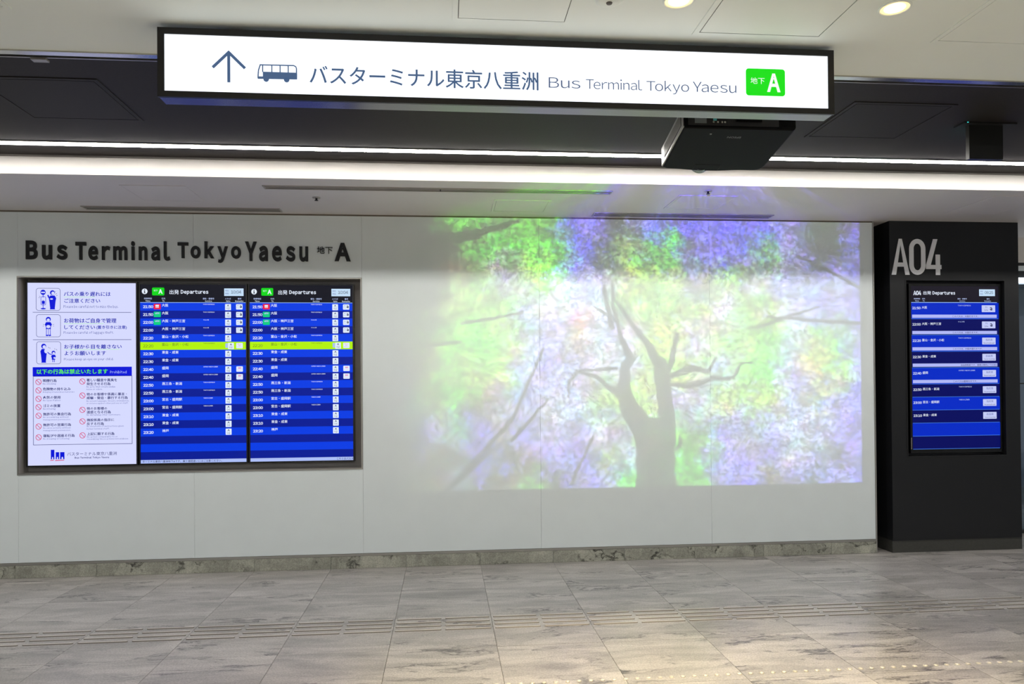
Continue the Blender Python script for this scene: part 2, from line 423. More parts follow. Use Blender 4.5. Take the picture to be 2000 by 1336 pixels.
M_slot = mat('slot_dark', (96, 92, 88), .7); M_slotf = mat('slot_frame', (170, 166, 160), .4, .3)
def air_slot(x0, x1, y0, y1, label, joint=None, dk=None):
    t = empty('air_slot', ((x0+x1)/2, (y0+y1)/2, HC), label, 'air vent')
    ring_xy('slot_frame', (x0, x1, y0, y1), (x0+.01, x1-.01, y0+.014, y1-.014), HC-.006, HC+.001, M_slotf, t)
    box('slot_opening', (x0+.009, x1-.009, y0+.013, y1-.013, HC-.0012, HC+.0005), dk or M_slot, t)
    box('slot_blade', (x0+.01, x1-.01, (y0+y1)/2-.006, (y0+y1)/2+.006, HC-.005, HC-.0013), M_slotf, t)
    if joint: box('slot_joint', (joint-.004, joint+.004, y0+.014, y1-.014, HC-.0055, HC-.0014), M_black, t)
air_slot(-1.245, 1.215, -.85, -.765, 'long grey linear air slot nearest the bright fascia', -.02)
air_slot(-2.75, -1.27, -.185, -.08, 'linear air slot against the wall above the departure screens')
air_slot(1.215, 2.725, -.19, -.07, 'linear air slot against the wall above the projected tree')

def sprinkler(x, y, label, z=HC):
    t = empty('sprinkler', (x, y, z), label, 'sprinkler')
    lathe('escutcheon', [(.030, .0), (.029, -.004), (.018, -.006), (.0, -.006)], (x, y, z), M_slotf, t, 20)
    lathe('sprinkler_head', [(.008, -.005), (.007, -.018), (.014, -.020), (.014, -.023), (0, -.024)], (x, y, z), mat('sprinkler_dark', (70, 68, 66), .4, .8), t, 14)
sprinkler(-.93, -.532, 'small sprinkler head in soffit above the departure screens')
sprinkler(1.907, -.888, 'small sprinkler head in soffit below the black projector')
t = empty('smoke_detector', (.603, -3.455, HC), 'round white detector in front ceiling left of a downlight', 'detector')
lathe('detector_base', [(.05, 0), (.05, -.012), (.036, -.02), (0, -.02)], (.603, -3.455, HC), M_ceil, t, 28)
lathe('detector_window', [(.012, -.019), (.010, -.024), (0, -.024)], (.603, -3.455, HC), M_slot, t, 16)

M_warm = mat('lamp_warm', (255, 250, 235), .4, emit=((255, 238, 196), 6.0))
M_warm2 = mat('reflector_glow', (255, 244, 215), .3, emit=((255, 205, 120), 1.3))  # lamplight caught by the reflector, put in as golden emission
def downlight(x, y, label, group=None, pw=.5, cone=100):
    t = empty('downlight', (x, y, HC), label, 'ceiling light', group)
    lathe('trim_ring', [(.058, 0), (.058, -.003), (.053, -.006), (.050, -.004), (.050, 0)], (x, y, HC), M_ceil, t, 36)
    lathe('reflector', [(.050, -.0022), (.034, -.0012), (.0, -.0012)], (x, y, HC), M_warm2, t, 36)
    lathe('lamp', [(.036, -.0015), (.036, -.004), (.033, -.005), (0, -.005)], (x, y, HC), M_warm, t, 36)
    ld = bpy.data.lights.new('downlight_beam', 'SPOT'); ld.energy = DOWN_W*pw; ld.color = (1, .80, .50); ld.spot_size = R(cone); ld.spot_blend = .8; ld.shadow_soft_size = .04
    lo = bpy.data.objects.new('downlight_beam', ld); link(lo, t, (x, y, HC-.03))
downlight(.861, -3.455, 'left of two visible warm downlights, cut by top edge of view', None, 2.2, 84)
downlight(1.685, -3.465, 'round warm glowing downlight in front ceiling, upper right', None, 1.7, 84)
for x in (-.8, .05, 2.5): downlight(x, -3.9 if x != .05 else -4.0, 'unseen warm round downlight added as fill in the front ceiling', 'downlights outside the view')
for x in (-2.4, -.8, .8, 2.4, 4.0): downlight(x, -5.6, 'unseen warm round downlight added as fill in the front ceiling', 'downlights outside the view')  # unseen row added to fill the room with warm light

# ------------------------------------------------------------------ hanging illuminated sign
SY = -3.15
sg = empty('hanging_sign', (.267, SY, 2.57), 'long illuminated white direction sign in a black frame under the ceiling', 'sign')
M_sf = mat('sign_frame', (24, 21, 20), .35, .3)
SX0, SX1, SZ0, SZ1 = -1.084, 1.619, 2.571, 2.838
ring_xz('sign_frame', (SX0, SX1, SZ0, SZ1), (SX0+.025, SX1-.025, SZ0+.0235, SZ1-.0245), SY, SY+.012, M_sf, sg)
box('sign_case', (SX0+.002, SX1-.002, SY+.0125, SY+.085, SZ0+.002, SZ1-.002), mat('sign_case', (120, 120, 122), .22, .75), sg)
box('light_panel', (SX0+.0255, SX1-.0255, SY+.004, SY+.012, SZ0+.024, SZ1-.025), mat('sign_face', (235, 240, 245), .4, emit=((240, 247, 255), 1.02)), sg)
for x in (-.8, .27, 1.33): box('ceiling_bracket', (x-.03, x+.03, SY+.055, SY+.082, SZ1-.004, HC+.001), M_sf, sg)
M_slate = mat('sign_ink', (20, 26, 36), .5, emit=((74, 104, 146), .75)); M_slateg = mat('sign_ink_light', (20, 26, 36), .5, emit=((92, 108, 142), .8))
idf = lambda v: v
f = Flat(idf, idf)
f.line([(-.820, 2.634), (-.820, 2.752)], .0112)
f.line([(-.880, 2.690), (-.8165, 2.7535)], .0112); f.line([(-.759, 2.690), (-.8235, 2.7535)], .0112)
f.build('arrow', SY+.003, M_slate, sg, .0008)
f = Flat(idf, idf)                          # bus seen from the side
f.poly([(-.7105, 2.6605), (-.711, 2.657), (-.7115, 2.651), (-.562, 2.6525), (-.562, 2.679), (-.692, 2.679), (-.692, 2.6605)])
f.line([(-.7105, 2.654), (-.7085, 2.684), (-.7015, 2.706)], .0045)
f.line([(-.704, 2.7055), (-.574, 2.7065)], .0045)
f.line([(-.5745, 2.706), (-.567, 2.7025), (-.5645, 2.694), (-.5645, 2.676)], .0045)
for x in (-.6925, -.658, -.6265, -.596): f.line([(x, 2.678), (x, 2.705)], .0042)
f.disc(-.6795, 2.6505, .0105); f.disc(-.602, 2.6505, .0105)
f.build('bus_pictogram', SY+.003, M_slate, sg, .0008)
text('バスターミナル東京八重洲', -.515, .383, 2.636, 2.7115, SY+.0032, M_slate, sg, 'japanese_lettering', .012, res=4)
for s_, a_, b_, c_ in (('Bus', .424, .553, 2.6485), ('Terminal', .575, .807, 2.6485), ('Tokyo', .824, 1.002, 2.636), ('Yaesu', 1.017, 1.201, 2.6485)): text(s_, a_, b_, c_, 2.691, SY+.0032, M_slateg, sg, 'latin_lettering', -.004, res=4)
M_grn = mat('sign_green', (0, 60, 0), .5, emit=((0, 220, 0), 1.0)); M_wht = scr('white', (250, 252, 250))
gb = Flat(idf, idf).rrect(1.2415, 1.4085, 2.641, 2.7525, .012).build('green_badge', SY+.0028, M_grn, sg, .0008)
text('地下', 1.261, 1.321, 2.689, 2.7155, SY+.0022, M_wht, gb, 'badge_lettering', .004, res=4)
text('A', 1.331, 1.3885, 2.657, 2.734, SY+.0022, M_wht, gb, 'badge_letter', .035, res=4)

# ------------------------------------------------------------------ raised letters on the wall
M_blk = mat('letter_black', (14, 14, 15), .4)
lt = empty('wall_lettering', (-2, 0, 2.47), 'raised black station name letters on white wall above the screens', 'lettering')
def letters(s, x0, x1, z0, z1, bold): text(s, x0, x1, z0, z1, -.014, M_blk, lt, 'letter', bold, .0145, True, 5, .18)
letters('Bus', -3.236, -2.930, 2.473, 2.622, .046)
letters('Terminal', -2.868, -2.155, 2.472, 2.625, .046)
letters('Tokyo', -2.097, -1.611, 2.458, 2.628, .046)
letters('Yaesu', -1.578, -1.086, 2.472, 2.630, .046)
text('地下', -1.016, -.893, 2.538, 2.596, -.010, M_blk, lt, 'small_characters', 0, .0105, False, 4)
letters('A', -.876, -.749, 2.478, 2.626, .05)

# ------------------------------------------------------------------ screens
M_bez = mat('bezel_black', (8, 8, 10), .25)
M_sblack = scr('black', (17, 18, 30)); M_sw = scr('text_white', (232, 240, 255)); M_sw2 = scr('text_soft', (190, 205, 250))
M_rowl = scr('row_blue', (0, 60, 228)); M_rowd = scr('row_navy', (0, 26, 148)); M_yel = scr('row_yellow', (178, 242, 0))
M_tile2 = scr('tile_white', (226, 238, 255)); M_tick = scr('ticker', (172, 190, 246)); M_nav = scr('ink_navy', (10, 14, 70)); M_red = scr('logo_red', (240, 20, 60)); M_teal = scr('logo_green', (0, 205, 130))
M_olive = scr('ink_olive', (90, 100, 30)); M_clock = scr('clock', (196, 222, 246)); M_ln = scr('rule', (150, 190, 255)); M_pink = scr('ink_magenta', (225, 30, 150)); M_gr2 = scr('badge_green', (10, 214, 20))
SC_Y = .045
def screen_shell(name, x0, x1, z0, z1, y, label, cat='screen', group=None, depth=.06, bez=.012):
    t = empty(name, ((x0+x1)/2, y, z0-bez), label, cat, group)
    box('housing', (x0-bez, x1+bez, y+.003, y+depth, z0-bez, z1+bez), M_bez, t, .002)
    ring_xz('bezel', (x0-bez, x1+bez, z0-bez, z1+bez), (x0, x1, z0, z1), y-.003, y+.003, M_bez, t)
    return t
class Pane:                                # maps a screen's own layout units to its place
    def __init__(s, x0, x1, z0, z1, u0, u1, v0, v1, y): s.__dict__.update(locals()); del s.__dict__['s']
    def X(s, u): return s.x0+(u-s.u0)/(s.u1-s.u0)*(s.x1-s.x0)
    def Z(s, v): return s.z1-(v-s.v0)/(s.v1-s.v0)*(s.z1-s.z0)
    def flat(s): return Flat(s.X, s.Z)
    def text(s, t, a, b, c, d, m, par, name='lettering', bold=0, lift=.0016, res=1):
        text(t, s.X(a), s.X(b), s.Z(d), s.Z(c), s.y-lift, m, par, name, bold, res=res)
    def rect(s, name, a, b, c, d, m, par, lift=0, r=0, thick=.0004):
        f = s.flat(); f.rrect(a, b, c, d, r) if r else f.rect(a, b, c, d)
        return f.build(name, s.y-lift, m, par, thick)

# notice screen
t = screen_shell('notice_screen', -3.253, -2.437, .866, 2.300, SC_Y, 'white notice screen with blue pictograms, leftmost in wall niche')
P = Pane(-3.253, -2.437, .866, 2.300, 197, 1430, 130, 2203, SC_Y)
M_nbg = scr('notice_white', (214, 218, 255)); M_ink = scr('notice_blue', (14, 30, 176)); M_ink2 = scr('notice_thin', (80, 90, 165)); M_deep = scr('notice_deep', (4, 20, 216)); M_lime = scr('lime', (96, 245, 40)); M_crim = scr('crimson', (214, 20, 96)); M_pale = scr('pale_green', (190, 245, 190)); M_inkd = scr('notice_dark', (16, 26, 110))
pg = P.rect('display', 197, 1430, 130, 2203, M_nbg, t)
def nt_(s, a, b, c, d, m=None, bold=.022, par=None, n='notice_lettering'): P.text(s, a, b, c, d, m or M_ink, par or pg, n, bold)
for s, a, b, c, d in (('バスの乗り遅れには', 607, 1140, 230, 282), ('ご注意ください', 610, 1022, 308, 358), ('お荷物はご自身で管理', 608, 1205, 533, 587), ('してください', 610, 962, 612, 660), ('(置き引きに注意)', 975, 1325, 615, 662), ('お子様から目を離さない', 608, 1266, 832, 882), ('ようお願いします', 610, 1085, 908, 958)): nt_(s, a, b, c, d)
for s, a, b, c, d in (('Please be careful not to miss the bus.', 604, 1228, 382, 415), ('Please be careful of luggage theft.', 604, 1174, 680, 718), ('Please keep an eye on your child.', 606, 1170, 985, 1020)): nt_(s, a, b, c, d, M_ink2, .007)
f = P.flat()
for a, b, y in ((608, 960, 288), (608, 1060, 592), (608, 1240, 888)): f.rect(a, b, y, y+5)
f.build('underline', SC_Y-.0012, M_pale, pg, .0003)
f = P.flat()
f.rect(255, 1376, 463, 468); f.rect(257, 1376, 775, 780)
f.rline(292, 568, 190, 447, 30, 4); f.rline(294, 570, 490, 747, 30, 4); f.rline(296, 572, 797, 1054, 30, 4); f.rline(257, 1383, 1190, 1972, 2, 5)
f.build('ruled_lines', SC_Y-.0012, M_inkd, pg, .0003)
# pictograms
def person_pic(f, cx, top, hr, foot, bw):
    f.disc(cx, top+hr, hr); sh = top+2*hr+4
    f.poly([(cx-bw, sh+bw*.7), (cx-bw*.6, sh), (cx+bw*.6, sh), (cx+bw, sh+bw*.7), (cx+bw*.82, sh+(foot-sh)*.45), (cx+bw*.62, foot-10), (cx+bw*.75, foot), (cx-bw*.75, foot), (cx-bw*.62, foot-10), (cx-bw*.82, sh+(foot-sh)*.45)])
f = P.flat()
f.disc(372, 238, 30); f.rect(369, 376, 262, 420); f.disc(374, 424, 30, 8); f.rline(346, 404, 285, 385, 16, 5); f.rect(358, 392, 335, 370)
person_pic(f, 478, 214, 28, 432, 42); f.line([(440, 300), (425, 268)], 16)
person_pic(f, 431, 517, 28, 655, 42); f.line([(400, 600), (462, 600)], 10)
f.line([(410, 650), (408, 728)], 6); f.line([(452, 650), (454, 728)], 6); f.line([(431, 655), (431, 728)], 5); f.disc(416, 728, 15, 8); f.disc(447, 728, 15, 8)
person_pic(f, 378, 822, 28, 1038, 38); person_pic(f, 488, 902, 21, 1005, 28); f.line([(405, 905), (445, 940), (470, 945)], 9); f.rect(476, 483, 1000, 1032); f.rect(494, 501, 1000, 1032)
f.build('pictogram', SC_Y-.0012, M_deep, pg, .0003)
f = P.flat()
for cx, cy, r in ((484, 248, 18), (431, 553, 18), (384, 858, 18), (491, 930, 13)): f.disc(cx, cy, r)
f.rect(350, 394, 232, 246); f.disc(431, 628, 24, 18); f.disc(420, 258, 12); f.disc(468, 314, 17, 8); f.disc(405, 905, 20, 26); f.disc(498, 984, 10)
f.rect(415, 427, 662, 716); f.rect(436, 447, 662, 716); f.rect(360, 390, 296, 326)
f.build('pictogram_detail', SC_Y-.0018, M_nbg, pg, .0003)
f = P.flat()
for a in ((500, 240, 515, 225), (512, 262, 528, 250), (520, 280, 535, 270), (330, 280, 342, 292), (322, 298, 334, 302), (372, 600, 382, 606), (368, 622, 380, 622), (484, 606, 494, 600), (484, 622, 496, 622), (430, 860, 436, 872), (446, 866, 450, 878), (500, 876, 506, 888), (520, 884, 528, 898)): f.line([a[:2], a[2:]], 3.5)
f.build('motion_marks', SC_Y-.0012, M_inkd, pg, .0003)
hb = P.rect('heading_bar', 253, 1380, 1088, 1190, M_deep, t, .0012)
P.text('以下の行為は禁止いたします', 298, 1105, 1112, 1168, M_lime, hb, 'heading_lettering', .024, .0024, 2)
P.text('Prohibited', 1132, 1320, 1132, 1164, M_tick, hb, 'heading_lettering', .005, .0024)
for cx, ys in ((318, (211, 307, 403, 497, 594, 716, 839)), (814, (209, 369, 532, 664, 823))):
    for y in ys:
        y += 1045; fr = P.flat(); fr.ring(cx, y, 34, 6, 18); fr.line([(cx-22, y-22), (cx+22, y+22)], 6)
        fr.build('prohibition_sign', SC_Y-.0012, M_crim, pg, .0003)
JP = [('喫煙行為', 368, 523, 180, 215), ('危険物の持ち込み', 368, 682, 275, 310), ('火気の使用', 370, 565, 370, 405), ('ゴミの放置', 370, 565, 465, 500), ('無許可の集会行為', 370, 685, 560, 595), ('無許可の営業行為', 370, 685, 682, 716), ('寝転びや居座る行為', 370, 725, 805, 840), ('著しい騒音や異臭を', 862, 1210, 176, 212), ('発生させる行為', 862, 1135, 220, 255), ('他のお客様や係員に暴言・', 862, 1322, 338, 372), ('威嚇・脅迫・暴行する行為', 862, 1332, 380, 414), ('他のお客様の', 863, 1097, 500, 535), ('迷惑となる行為', 863, 1138, 542, 578), ('施設係員の指示に', 864, 1175, 632, 665), ('反する行為', 864, 1058, 675, 710), ('上記に類する行為', 866, 1178, 790, 825)]
EN = [('No smoking', 368, 517, 223, 246), ('Bringing in hazardous materials', 368, 725, 318, 338), ('No open flames', 370, 567, 412, 434), ('No littering', 370, 510, 508, 532), ('No assembling without', 370, 660, 603, 624), ('management permission.', 370, 680, 632, 652), ('No sales activity without', 370, 682, 725, 746), ('management permission.', 370, 682, 754, 774), ('No sleeping or loitering.', 370, 672, 848, 870), ('No acts that create undue', 862, 1190, 260, 280), ('noise or odors.', 862, 1045, 288, 308), ('No violent language, threats, intimidation,', 862, 1348, 424, 446), ('or violence against other patrons or staff.', 862, 1340, 450, 472), ('No disturbing other customers.', 863, 1250, 582, 604), ('No violations of instructions given', 864, 1285, 712, 734), ('by bus terminal staff.', 864, 1122, 740, 762), ('No action comparable to or', 866, 1215, 832, 854), ('resembling those actions listed above.', 866, 1340, 857, 880)]
for s, a, b, c, d in JP: nt_(s, a, b, c+1045, d+1045, M_inkd, .022)
for s, a, b, c, d in EN: nt_(s, a, b, c+1045, d+1045, M_ink2, .007)
lg = P.flat(); y0 = 1045
for a, b, c in ((455, 495, 982), (510, 549, 1010), (560, 609, 1010)):
    m_ = (a+b)/2; q = (b-a)/2
    lg.poly([(a, y0+c), (b, y0+c), (b, y0+1090), (m_+q*.35, y0+1090), (m_+q*.35, y0+1070), (m_, y0+1062), (m_-q*.35, y0+1070), (m_-q*.35, y0+1090), (a, y0+1090)])
lo = lg.build('terminal_logo', SC_Y-.0012, M_deep, t, .0003)
lg = P.flat(); lg.poly([(452, y0+1098), (492, y0+1095), (485, y0+1104), (445, y0+1106)]); lg.poly([(508, y0+1100), (610, y0+1096), (602, y0+1104), (500, y0+1109)])
lg.build('logo_underline', SC_Y-.0012, M_crim, lo, .0003)
P.text('バスターミナル東京八重洲', 640, 1203, y0+1012, y0+1054, M_inkd, lo, 'logo_lettering', .004)
P.text('Bus Terminal Tokyo Yaesu', 725, 1115, y0+1064, y0+1092, M_inkd, lo, 'logo_lettering', .03)

# the two wall departure boards
ROWS = [('21:50', '大阪', 'TOKYO EXPRESS', '02', 'a', 'r'), ('21:50', '大阪', 'TOKYO EXPRESS', '02', 'a', 'g'), ('22:00', '大阪・神戸三宮', 'ヤエス号', '02', 'a', 'g'), ('22:00', '大阪・神戸三宮', 'ヤエス号', '02', 'a', ''),
        ('22:20', '富山・金沢・小松', 'TOKYO EXPRESS', '02', '', ''), ('22:20', '富山・金沢・小松', 'TOKYO EXPRESS', '02', 'y', ''), ('22:30', '東金・成東', '', '02', '', ''), ('22:30', '東金・成東', '', '06', '', ''),
        ('22:40', '盛岡', 'SUPER YAESU LINER', '02', 'm', ''), ('22:40', '盛岡', 'SUPER YAESU LINER', '06', 'm', ''), ('22:50', '燕三条・新潟', 'TOKYO EXPRESS', '02', '', ''), ('22:50', '燕三条・新潟', 'TOKYO EXPRESS', '02', '', ''),
        ('23:00', '宮古・盛岡駅', 'YAESU LINER', '02', '', ''), ('23:00', '宮古・盛岡駅', 'YAESU LINER', '06', '', ''), ('23:10', '東金・成東', '', '02', '', ''), ('23:10', '東金・成東', '', '06', '', ''), ('23:20', '神戸', '', '02', '', '')]
SW = {'TOKYO EXPRESS': 150, 'ヤエス号': 75, 'SUPER YAESU LINER': 190, 'YAESU LINER': 122, '': 0}
def clock(P, par, a, b, c, d, tm):
    k = P.rect('clock', a, b, c, d, M_clock, par, .0010)
    w_ = b-a; h_ = d-c
    P.text('現在', a+w_*.06, a+w_*.24, c+h_*.2, c+h_*.42, M_ink2, k, 'clock_caption', 0, .002)
    P.text('時刻', a+w_*.06, a+w_*.24, c+h_*.58, c+h_*.8, M_ink2, k, 'clock_caption', 0, .002)
    P.text(tm, a+w_*.35, a+w_*.88, c+h_*.27, c+h_*.69, M_nav, k, 'clock_time', 0, .002, 2)
def board(x0, x1, label, ticker):
    t = screen_shell('departure_board', x0, x1, .868, 2.290, SC_Y, label)
    P = Pane(x0, x1, .868, 2.290, 95, 1472, 80, 2444, SC_Y)
    hd = P.rect('header', 95, 1472, 80, 316, M_sblack, t)
    P.flat().disc(154, 170, 37).build('info_disc', SC_Y-.001, M_sw, hd, .0003)
    f = P.flat(); f.disc(154, 150, 7); f.rect(148, 160, 163, 192); f.rect(143, 151, 163, 169); f.rect(141, 167, 188, 194); f.build('info_mark', SC_Y-.0016, M_sblack, hd, .0003)
    P.rect('green_badge', 250, 408, 120, 223, M_gr2, hd, .001, 14)
    P.text('地下', 272, 322, 148, 172, M_sw, hd, 'badge_lettering', 0, .002)
    P.text('A', 332, 386, 142, 202, M_sw, hd, 'badge_letter', .035, .002)
    P.text('出発', 475, 598, 148, 208, M_sw, hd, 'title_lettering', .012, .002, 2)
    P.text('Departures', 622, 982, 150, 214, M_sw, hd, 'title_lettering', .028, .002, 2)
    clock(P, hd, 1189, 1444, 127, 228, '10:04')
    for s, a, b, e, c, d in (('発車時刻', 145, 245, 'Time', 163, 227), ('行先', 372, 422, 'To', 383, 412), ('便名・便番号', 908, 1058, 'Service', 937, 1027), ('のりば', 1200, 1277, 'Gate', 1212, 1268), ('備考', 1367, 1415, 'Remarks', 1333, 1441)):
        P.text(s, a, b, 253, 277, M_sw2, hd, 'column_heading', .01, .001); P.text(e, c, d, 286, 306, M_sw, hd, 'column_heading', .02, .001)
    P.rect('rule', 95, 1472, 314, 321, M_ln, hd, .001)
    pit = 103.9
    for i in range(20):
        y0 = 321+pit*i
        data = ROWS[i] if i < len(ROWS) else None
        yel = bool(data) and data[4] == 'y'
        rw = P.rect('timetable_row', 95, 1472, y0, y0+pit, M_yel if yel else (M_rowl if i % 2 == 0 else M_rowd), t)
        if not data: continue
        tm, ds, sv, gt, rk, lg_ = data; ink = M_olive if yel else M_sw
        P.text(tm, 131, 263, y0+34, y0+71, ink, rw, 'time', 0 if yel else .026, .001, 2)
        P.text(ds, 375, 375+43.5*len(ds)-3, y0+13, y0+53, ink, rw, 'destination', 0 if yel else .014, .001)
        if sv: P.text(sv, 912, 912+SW[sv], y0+13, y0+27, ink, rw, 'service', .02, .001)
        dx = 36 if yel else 0
        P.rect('gate_tile', 1200+dx, 1277+dx, y0+14, y0+97, M_tile2, rw, .001, 6)
        if yel: P.rect('fading_tile', 1202, 1232, y0+20, y0+80, M_tick, rw, .001, 6)
        P.text('A', 1224+dx, 1254+dx, y0+24, y0+48, M_nav, rw, 'gate_text', .02, .002)
        P.text(gt, 1217+dx, 1262+dx, y0+58, y0+86, M_nav, rw, 'gate_text', 0, .002)
        if rk:
            P.rect('remark_tile', 1344, 1430, y0+16, y0+88, M_tile2, rw, .001, 9)
            if rk == 'a':
                P.text('a', 1390, 1420, y0+32, y0+66, M_nav, rw, 'remark_text', .04, .002)
                P.text('列', 1359, 1379, y0+30, y0+48, M_ink2, rw, 'remark_text', 0, .002); P.text('Line', 1354, 1384, y0+56, y0+68, M_ink2, rw, 'remark_text', 0, .002)
            elif rk == 'm':
                P.text('満席', 1368, 1410, y0+28, y0+50, M_pink, rw, 'remark_text', .02, .002); P.text('Fully booked', 1356, 1418, y0+62, y0+73, M_pink, rw, 'remark_text', 0, .002)
            else:
                P.text('間もなく', 1362, 1412, y0+24, y0+38, M_pink, rw, 'remark_text', 0, .002); P.text('出発', 1374, 1402, y0+43, y0+58, M_pink, rw, 'remark_text', 0, .002); P.text('Departing soon', 1352, 1422, y0+66, y0+76, M_ink2, rw, 'remark_text', 0, .002)
        if lg_:
            P.rect('operator_tile', 269, 361, y0+14, y0+86, M_red if lg_ == 'r' else M_teal, rw, .001, 9)
            f = P.flat()
            if lg_ == 'r': f.rect(293, 338, y0+28, y0+52); f.rect(293, 338, y0+59, y0+66)
            else: f.line([(290, y0+38), (312, y0+30), (342, y0+32)], 9); f.line([(290, y0+44), (345, y0+42)], 4)
            f.build('operator_mark', SC_Y-.002, M_sw if lg_ == 'r' else M_tick, rw, .0003)
    tk = P.rect('ticker_bar', 95, 1472, 2399, 2444, M_tick, t)
    s, a, b = ticker
    P.text(s, a, b, 2406, 2437, M_nav, tk, 'ticker_text', .006, .001)
board(-2.405, -1.589, 'blue departure board beside the white notice, middle screen of niche', ('ターミナル東京八重洲地下Aです。乗り場間違いにはご注意ください。', 118, 1150))
board(-1.558, -.744, 'blue departure board at right end of the wall niche', ('こちらはバスタ', 1250, 1470))

# ------------------------------------------------------------------ charcoal pillar with its own board
PX0, PX1 = 3.825, 5.012
pl = tag(ring_xz('pillar', (PX0, PX1, .104, 2.862), (3.968, 4.880, .823, 2.348), -.03, .06, M_char), kind='structure')
box('pillar_core', (PX0, PX1, .0605, .65, .104, 2.9), M_char, pl)
box('pillar_cap', (PX0+.001, PX1-.001, -.029, .6, 2.856, 2.9), M_char, pl)
boxes('pillar_base', [(PX0-.0, PX1+.004, -.024, .64, 0, .104)], M_charb, pl)
ring_xz('niche_edge', (3.964, 4.884, .819, 2.352), (3.972, 4.876, .827, 2.344), -.033, .05, mat('edge_dark', (26, 26, 28), .3), pl)
# recess between wall and pillar
rc = tag(box('wall_recess', (3.60, PX0+.01, .30, .34, .098, 3.0), mat('recess_black', (14, 14, 15), .6)), kind='structure')
box('recess_base', (3.60, PX0, .288, .30, 0, .098), M_skirt, rc)
py = .0
t = screen_shell('pillar_departure_board', 4.034, 4.846, .870, 2.300, py, 'tall departure board recessed in the charcoal pillar', bez=.02, depth=.058)
box('card_slot', (4.018, 4.024, py-.0045, py-.003, .885, .985), mat('slot_mark', (150, 140, 140), .5), t)
P = Pane(4.034, 4.846, .870, 2.300, 75, 1440, 63, 2600, py)
M_prl = scr('prow_blue', (0, 42, 196)); M_prd = scr('prow_navy', (2, 8, 92)); M_ptick = scr('pticker', (176, 184, 246)); M_ptile = scr('ptile', (196, 204, 248))
hd = P.rect('header', 75, 1440, 63, 312, scr('pheader', (26, 22, 34)), t)
def a04(f, x0, x1, y0, y1, th):
    w_ = x1-x0; h_ = y1-y0
    ax0, ax1 = x0, x0+.36*w_; tw = th
    am = (ax0+ax1)/2
    f.poly([(ax0, y1), (ax0+tw, y1), (am+tw*.2, y0), (am-tw*.35, y0)]); f.poly([(ax1, y1), (ax1-tw, y1), (am-tw*.2, y0), (am+tw*.35, y0)])
    f.rect(ax0+.085*w_, ax1-.085*w_, y0+.66*h_, y0+.775*h_)
    ox0, ox1 = x0+.355*w_, x0+.68*w_; r = (ox1-ox0)/2
    sg_ = 1 if y1 > y0 else -1
    n = 14; pts = []; q = []
    for k in range(n+1):
        a = math.pi*k/n; pts.append((ox0+r-r*math.cos(a), y0+sg_*r*1.15-sg_*r*1.15*math.sin(a))); q.append((ox0+r-(r-th)*math.cos(a), y0+sg_*r*1.15-sg_*(r*1.15-th)*math.sin(a)))
    for k in range(n+1):
        a = math.pi*k/n; pts.append((ox0+r+r*math.cos(a), y1-sg_*r*1.15+sg_*r*1.15*math.sin(a))); q.append((ox0+r+(r-th)*math.cos(a), y1-sg_*r*1.15+sg_*(r*1.15-th)*math.sin(a)))
    for k in range(len(pts)):
        j = (k+1) % len(pts); f.poly([pts[k], pts[j], q[j], q[k]])
    fx0, fx1 = x0+.69*w_, x1
    f.poly([(fx0, y0+.73*h_), (fx0+tw*1.05, y0+.73*h_), (fx0+.235*w_, y0), (fx0+.235*w_-tw, y0)])
    f.rect(fx0, fx1, y0+.72*h_, y0+.835*h_); f.rect(fx0+.195*w_, fx0+.195*w_+th, y0+.43*h_, y1)
f = P.flat(); a04(f, 112, 231, 137, 203, 11); f.build('gate_mark', py-.002, M_sw, hd, .0003)
P.text('出発', 265, 386, 140, 196, M_sw, hd, 'title_lettering', .012, .002, 2)
P.text('Departures', 408, 760, 143, 208, M_sw, hd, 'title_lettering', .028, .002, 2)
clock(P, hd, 1136, 1384, 110, 215, '09:25')
for s, a, b, e, c, d in (('発車時刻', 118, 215, 'Time', 136, 198), ('行先', 246, 293, 'To', 257, 288), ('便名・便番号', 797, 942, 'Service', 826, 914), ('備考', 1252, 1298, 'Remarks', 1217, 1320)):
    P.text(s, a, b, 248, 270, M_sw2, hd, 'column_heading', .01, .001); P.text(e, c, d, 281, 301, M_sw2, hd, 'column_heading', .02, .001)
P.rect('rule', 80, 1412, 312, 321, M_ln, hd, .001)
PR = [('21:50', '大阪', 'TOKYO EXPRESS', 'a', 'このバスは、大阪行きです。'), ('22:00', '大阪・神戸三宮', 'ヤエス号', 'a', 'このバスは、大阪行きです。'), ('22:20', '富山・金沢・小松', 'TOKYO EXPRESS', 's', 'このバスは、大阪方面行きです。'), ('22:30', '東金・成東', '', 'j', '自由席制度です。運賃は車内にてお支払'), ('22:40', '盛岡', 'SUPER YAESU LINER', 's', 'このバスは盛岡行きです。'),
      ('22:50', '燕三条・新潟', 'TOKYO EXPRESS', 's', ''), ('23:00', '宮古・盛岡駅', 'YAESU LINER', 's', ''), ('23:10', '東金・成東', '', 'j', ''), None, None]
y0 = 321
